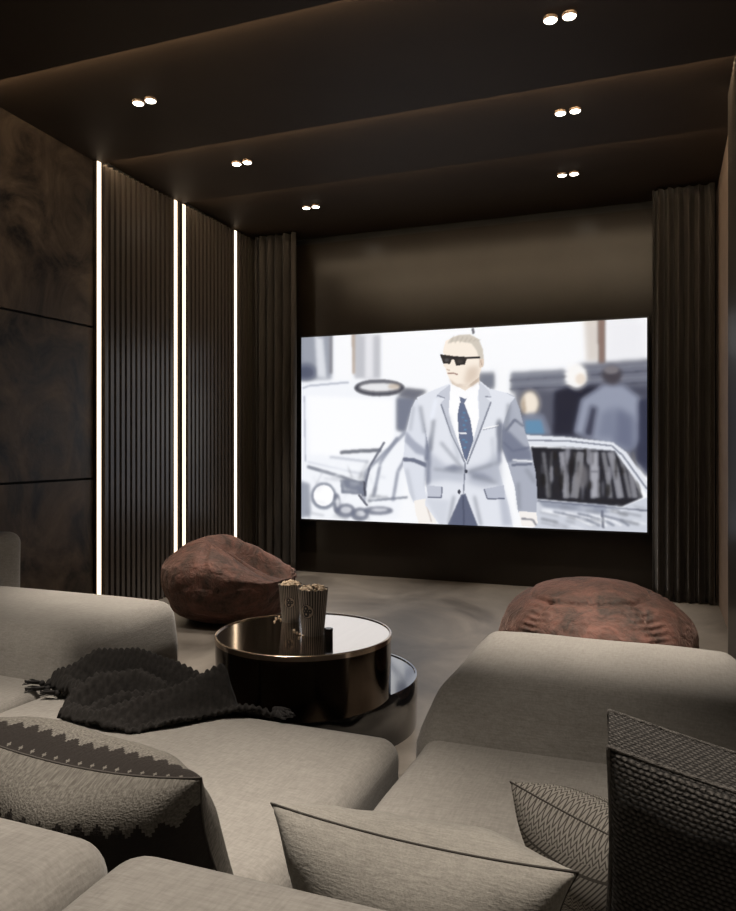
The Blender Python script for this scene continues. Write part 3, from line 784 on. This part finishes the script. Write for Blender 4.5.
# ------------------------------------------------------------------ drum table
TC = Vector((-1.175, 2.39, 0)); LC = Vector((-1.235, 2.62, 0))
t = thing('coffee_table', 'round two-tier drum table of dark bronze metal with reflective top', 'table', (TC.x, TC.y, 0))
def lat(prof, cx, cy, name, mat, n=128, smooth=True):
    bm = bmesh.new(); lathe(bm, prof, n, cx, cy)
    bmesh.ops.recalc_face_normals(bm, faces=bm.faces)
    o = obj(name, bm, mat, t, True)
    e = o.modifiers.new('e', 'EDGE_SPLIT'); e.split_angle = math.radians(35)
    return o
dx, dy = LC.x-TC.x, LC.y-TC.y
lat([(0,.012),(.375,.012),(.385,.0),(.388,.02),(.390,.180),(.387,.187),(.380,.187),(.378,.183),(0,.183)], dx, dy, 'lower_drum', M['blackgloss'])
r = .308; zt = .397
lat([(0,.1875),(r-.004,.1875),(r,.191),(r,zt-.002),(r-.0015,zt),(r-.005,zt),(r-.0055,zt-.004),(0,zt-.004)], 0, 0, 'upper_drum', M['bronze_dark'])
lat([(r+.0003,zt-.016),(r+.0022,zt-.015),(r+.0022,zt+.001),(r,zt+.0025),(r-.005,zt+.0025),(r-.0052,zt-.0035),(r-.0002,zt-.0035)], 0, 0, 'rim', M['rimmetal'])
m, nt, b = new_mat('brushed bronze top'); g = G(nt)
n1 = g.noise(14, 3, g.scale(g.coord(), (8, .35, 1)))
g.put(b.inputs['Base Color'], g.mix(g.ramp(n1, .3, .7), (.66,.59,.53), (.69,.62,.56)))
b.inputs['Metallic'].default_value = 1; b.inputs['Roughness'].default_value = .09
lat([(0,zt-.0035),(r-.006,zt-.0035),(r-.006,zt-.001),(0,zt-.001)], 0, 0, 'tabletop', m)
ZT = zt-.001

# popcorn tubs
def tub(px, py, z, r0, r1, H, label, badge_ang, seed):
    t = thing('popcorn_bucket', label, 'popcorn bucket', (px, py, z), 0, 'popcorn buckets on the table')
    n = 104; bm = bmesh.new(); rings = []
    for (rr, zz, wav) in ((r0-.002,.0,0),(r0,.0,0),(r1*.5+r0*.5,H*.5,0),(r1,H,1),(r1-.0012,H,1),((r0+r1)/2-.0012,H*.5,0),(r0-.0012,.002,0)):
        rings.append([bm.verts.new((rr*math.cos(2*PI*i/n), rr*math.sin(2*PI*i/n), zz + (.004*abs(math.sin(13*2*PI*i/n/2)) if wav else 0))) for i in range(n)])
    for a, b in zip(rings, rings[1:]):
        for i in range(n): bm.faces.new((a[i], a[(i+1) % n], b[(i+1) % n], b[i]))
    bm.faces.new(rings[0][::-1]); bm.faces.new(rings[-1])
    o = obj('paper_tub', bm, M['bucket'], t, True); e = o.modifiers.new('e', 'EDGE_SPLIT'); e.split_angle = math.radians(40)
    rnd = random.Random(seed); bm = bmesh.new()
    for _ in range(70):
        a = rnd.uniform(0, 2*PI); q = math.sqrt(rnd.random())*(r1-.008)
        zc = H - .010 + .018*(1-(q/r1)**2) + rnd.uniform(-.002, .004)
        for _k in range(3):
            off = Vector((rnd.uniform(-1,1), rnd.uniform(-1,1), rnd.uniform(-1,1)))*.004
            bmesh.ops.create_icosphere(bm, subdivisions=1, radius=rnd.uniform(.0045,.0068), matrix=Matrix.Translation(Vector((q*math.cos(a), q*math.sin(a), zc))+off))
    po = obj('popcorn', bm, M['popcorn'], t, True); po['kind'] = 'stuff'
    # round badge with reels, wrapped on the tub
    bm = bmesh.new()
    def disc(cu, cv, R_, lift, mi):
        c = []
        for k in range(24):
            du, dv = R_*math.cos(2*PI*k/24), R_*math.sin(2*PI*k/24)
            zz = H*.56+cv+dv; rr = r0+(r1-r0)*zz/H+lift; an = badge_ang+(cu+du)/rr
            c.append((rr*math.cos(an), rr*math.sin(an), zz))
        zz = H*.56+cv; rr = r0+(r1-r0)*zz/H+lift; an = badge_ang+cu/rr
        cv_ = bm.verts.new((rr*math.cos(an), rr*math.sin(an), zz)); vs = [bm.verts.new(p) for p in c]
        for k in range(24):
            f = bm.faces.new((vs[k], vs[(k+1) % 24], cv_)); f.material_index = mi
    s = r1/.05
    disc(0, 0, .0235*s, .0006, 0); disc(0, 0, .0215*s, .0009, 1)
    disc(-.004*s, .010*s, .0095*s, .0013, 0); disc(-.003*s, -.009*s, .0105*s, .0013, 0); disc(.010*s, .001*s, .007*s, .0013, 0)
    for (a_, b_, r_) in ((-.004,.010,.003),(-.003,-.009,.0033),(.010,.001,.002)): disc(a_*s, b_*s, r_*s, .0017, 1)
    obj('badge', bm, [M['badge'], M['badge_light']], t)
p1 = at_z(313, 634, ZT); p2 = at_z(290.5, 621, ZT)
ba = lambda p, off: math.atan2(-p.y, -p.x)+off
tub(p1.x, p1.y, ZT, .0385, .0535, .158, 'larger striped popcorn tub, nearest the viewer on the table', ba(p1, -.45), 1)
tub(p2.x, p2.y, ZT, .032, .045, .138, 'smaller striped popcorn tub behind the larger one', ba(p2, -.1), 2)
# small dark tin standing beside the tub
p = at_z(328.5, 641, ZT)
bm = bmesh.new(); lathe(bm, [(0,0),(.0145,0),(.015,.001),(.015,.036),(.0155,.037),(.0155,.042),(.014,.0435),(0,.0435)], 32)
bmesh.ops.recalc_face_normals(bm, faces=bm.faces)
o = obj('tin', bm, M['can'], None, True); e = o.modifiers.new('e', 'EDGE_SPLIT'); e.split_angle = math.radians(35)
o.location = p; tag(o, 'small dark metal tin beside the larger popcorn tub', 'tin')
rnd = random.Random(11)
spots = [(276,619),(279,617.5),(281,620),(284,619),(286,621),(274.5,622),(294,631),(297,633),(300,635),(303,636.5),(299,638.5),(304,634)]
kern = None
for k, (u, v) in enumerate(spots):
    p = at_z(u, v, ZT)
    if kern is None:
        bm = bmesh.new()
        for off in ((0,0,.0055),(.005,.001,.005),(-.004,.003,.005),(.001,-.005,.0052),(.001,.001,.0095)):
            bmesh.ops.create_icosphere(bm, subdivisions=2, radius=.005, matrix=Matrix.Translation(off))
        kern = obj('popcorn_kernel', bm, M['popcorn'], None, True); o = kern
    else: o = kern.copy(); COL.objects.link(o)
    o.location = p; o.rotation_euler = (0, 0, rnd.uniform(0, 6)); s = rnd.uniform(.38, .6); o.scale = (s, s, s)
    g_ = k < 6
    tag(o, 'single spilled popcorn kernel on the table left of the smaller tub' if g_ else 'single spilled popcorn kernel at the foot of the larger tub', 'popcorn kernel',
        'spilled kernels by the smaller tub' if g_ else 'spilled kernels by the larger tub')

# ------------------------------------------------------------------ beanbags
def ico(bm, n=6): bmesh.ops.create_icosphere(bm, subdivisions=n, radius=1)
def groove(d, w): return math.exp(-(d/w)**2)
def beanbag_left():
    t = thing('beanbag', 'rust brown velvet beanbag chair slumped by the slatted wall, left of the table', 'beanbag', (-2.50, 4.02, 0))
    bm = bmesh.new(); ico(bm, 7)
    # local frame: e = image right, f = away from viewer
    b = math.atan2(4.02, -2.5)
    away = Vector((math.cos(b), math.sin(b), 0)); right = Vector((away.y, -away.x, 0))
    for v in bm.verts:
        n = v.co.copy(); e, f, zz = n.x, n.y, n.z
        # footprint and height: a high back ridge, a lower front roll, and the sitting hollow between them
        ss = lambda x, lo, hi: (lambda q: q*q*(3-2*q))(max(0, min(1, (x-lo)/(hi-lo))))
        X = .018 + .415*math.copysign(abs(e)**.95, e); Y = .41*f
        if zz < 0:
            q_ = (1-.22*zz*zz)/max(math.sqrt(1-zz*zz), .22)**.85; X *= q_; Y *= q_
        pb = 1.0 - .36*ss(e, -.15, 1.05) - .05*ss(-e, .2, 1)
        pf = .95 - .50*ss(e, -.50, .85) - .06*ss(-e, .3, 1)
        k = ss(f, -.05, .42)
        if zz > 0:
            Z = .26 + (zz**.70)*(.505*(pf*(1-k)+pb*k)-.26)
            d = math.hypot((e-.42)/.52, (f-.12)/.20)
            Z -= .105*math.exp(-d**2.4)*min(1, zz*2)
        else: Z = .26 - .26*abs(zz)**1.0
        r = 1.0
        # fold creases fanning out of the knot near the crown
        q = Vector((e+.28, f+.12, 0)); a = math.atan2(q.y, q.x); L = q.length
        cre = sum(groove(((a-a0+PI) % (2*PI))-PI, .10)*dp for a0, dp in ((.10,.070),(-.50,.062),(-1.7,.034),(.9,.024),(2.6,.016),(-1.1,.018)))
        cre *= min(1, L/.10)*math.exp(-L*1.3)*(1 if zz > -.1 else 0)
        # gathers at the right tip
        q2 = Vector((e-.93, zz-.0)); a2 = math.atan2(q2.y, q2.x)
        if e > .45: cre += .022*(e-.45)*2*(.5+.5*math.sin(a2*13+f*6))
        wr = .020*noise.noise(n*2.3+Vector((3,1,4))) + .008*noise.noise(n*6.5) + .004*abs(noise.noise(n*13))
        P = Vector((X, Y, Z-.245))*(1+wr*1.5); P -= n*cre
        P.z += .245
        if P.z < .05: P.x *= 1-.10*(.05-P.z)/.05; P.y *= 1-.10*(.05-P.z)/.05
        P.z = max(P.z, .0)
        v.co = right*P.x + away*P.y + Vector((0,0,P.z))
    obj('bag', bm, M['bean'], t, True)
beanbag_left()
def beanbag_right():
    cx, cy = -.26, 3.30
    t = thing('beanbag', 'round rust brown velvet beanbag with stitched panels behind the right end of the sofa', 'beanbag', (cx, cy, 0))
    b = math.atan2(cy, cx); away = Vector((math.cos(b), math.sin(b), 0)); right = Vector((away.y, -away.x, 0))
    bm = bmesh.new(); ico(bm, 7)
    seams = (-2.25, -.95, .3, 1.5, 2.7)
    for v in bm.verts:
        n = v.co.copy(); e, f, zz = n
        cr = 0; a = math.atan2(f, e); rad = math.hypot(e, f)
        # the top panel: an oval seam
        ov = math.hypot((e+.05)/.60, (f+.02)/.60)
        if zz > 0: cr += .011*groove(ov-1, .05) - .012*max(0, 1-ov)
        for s in seams:
            da = (((a-s+PI) % (2*PI))-PI)*rad
            if ov > .98 or zz < 0:
                cr += .013*groove(da, .05)*(1 if zz > -.5 else 0)
                cr += .0035*groove(da, .13)*math.sin(zz*70)         # puckers along the seam
        wr = .025*noise.noise(n*1.8+Vector((7,2,1))) + .009*noise.noise(n*6) + .004*noise.noise(n*14)
        sq = math.copysign(abs(zz)**.84, zz)
        P = Vector((.402*math.copysign(abs(e)**.93, e), .415*math.copysign(abs(f)**.93, f), sq*(.250 if zz > 0 else .235)))
        P = P*(1+wr) - n*cr; P.z += .235
        P.z = max(P.z, 0)
        v.co = right*P.x + away*P.y + Vector((0,0,P.z))
    obj('bag', bm, M['bean'], t, True)
    # stitched seam cords following two side seams
beanbag_right()

# ------------------------------------------------------------------ world, camera, view
w = bpy.data.worlds.new('World'); bpy.context.scene.world = w; w.use_nodes = True
w.node_tree.nodes['Background'].inputs[0].default_value = (.0,.0,.0,1)
cam = bpy.data.cameras.new('Camera'); co_ = bpy.data.objects.new('Camera', cam); COL.objects.link(co_)
co_.location = (0, 0, HC); co_.rotation_euler = (PI/2, 0, TH)
cam.sensor_fit = 'HORIZONTAL'; cam.sensor_width = 36; cam.lens = 36*F/736; cam.shift_y = -10.5/736; cam.clip_start = .02
sc = bpy.context.scene; sc.camera = co_
sc.view_settings.view_transform = 'Standard'; sc.view_settings.look = 'None'; sc.view_settings.gamma = 1
sc.view_settings.exposure = 0.0; sc.view_settings.use_curve_mapping = False
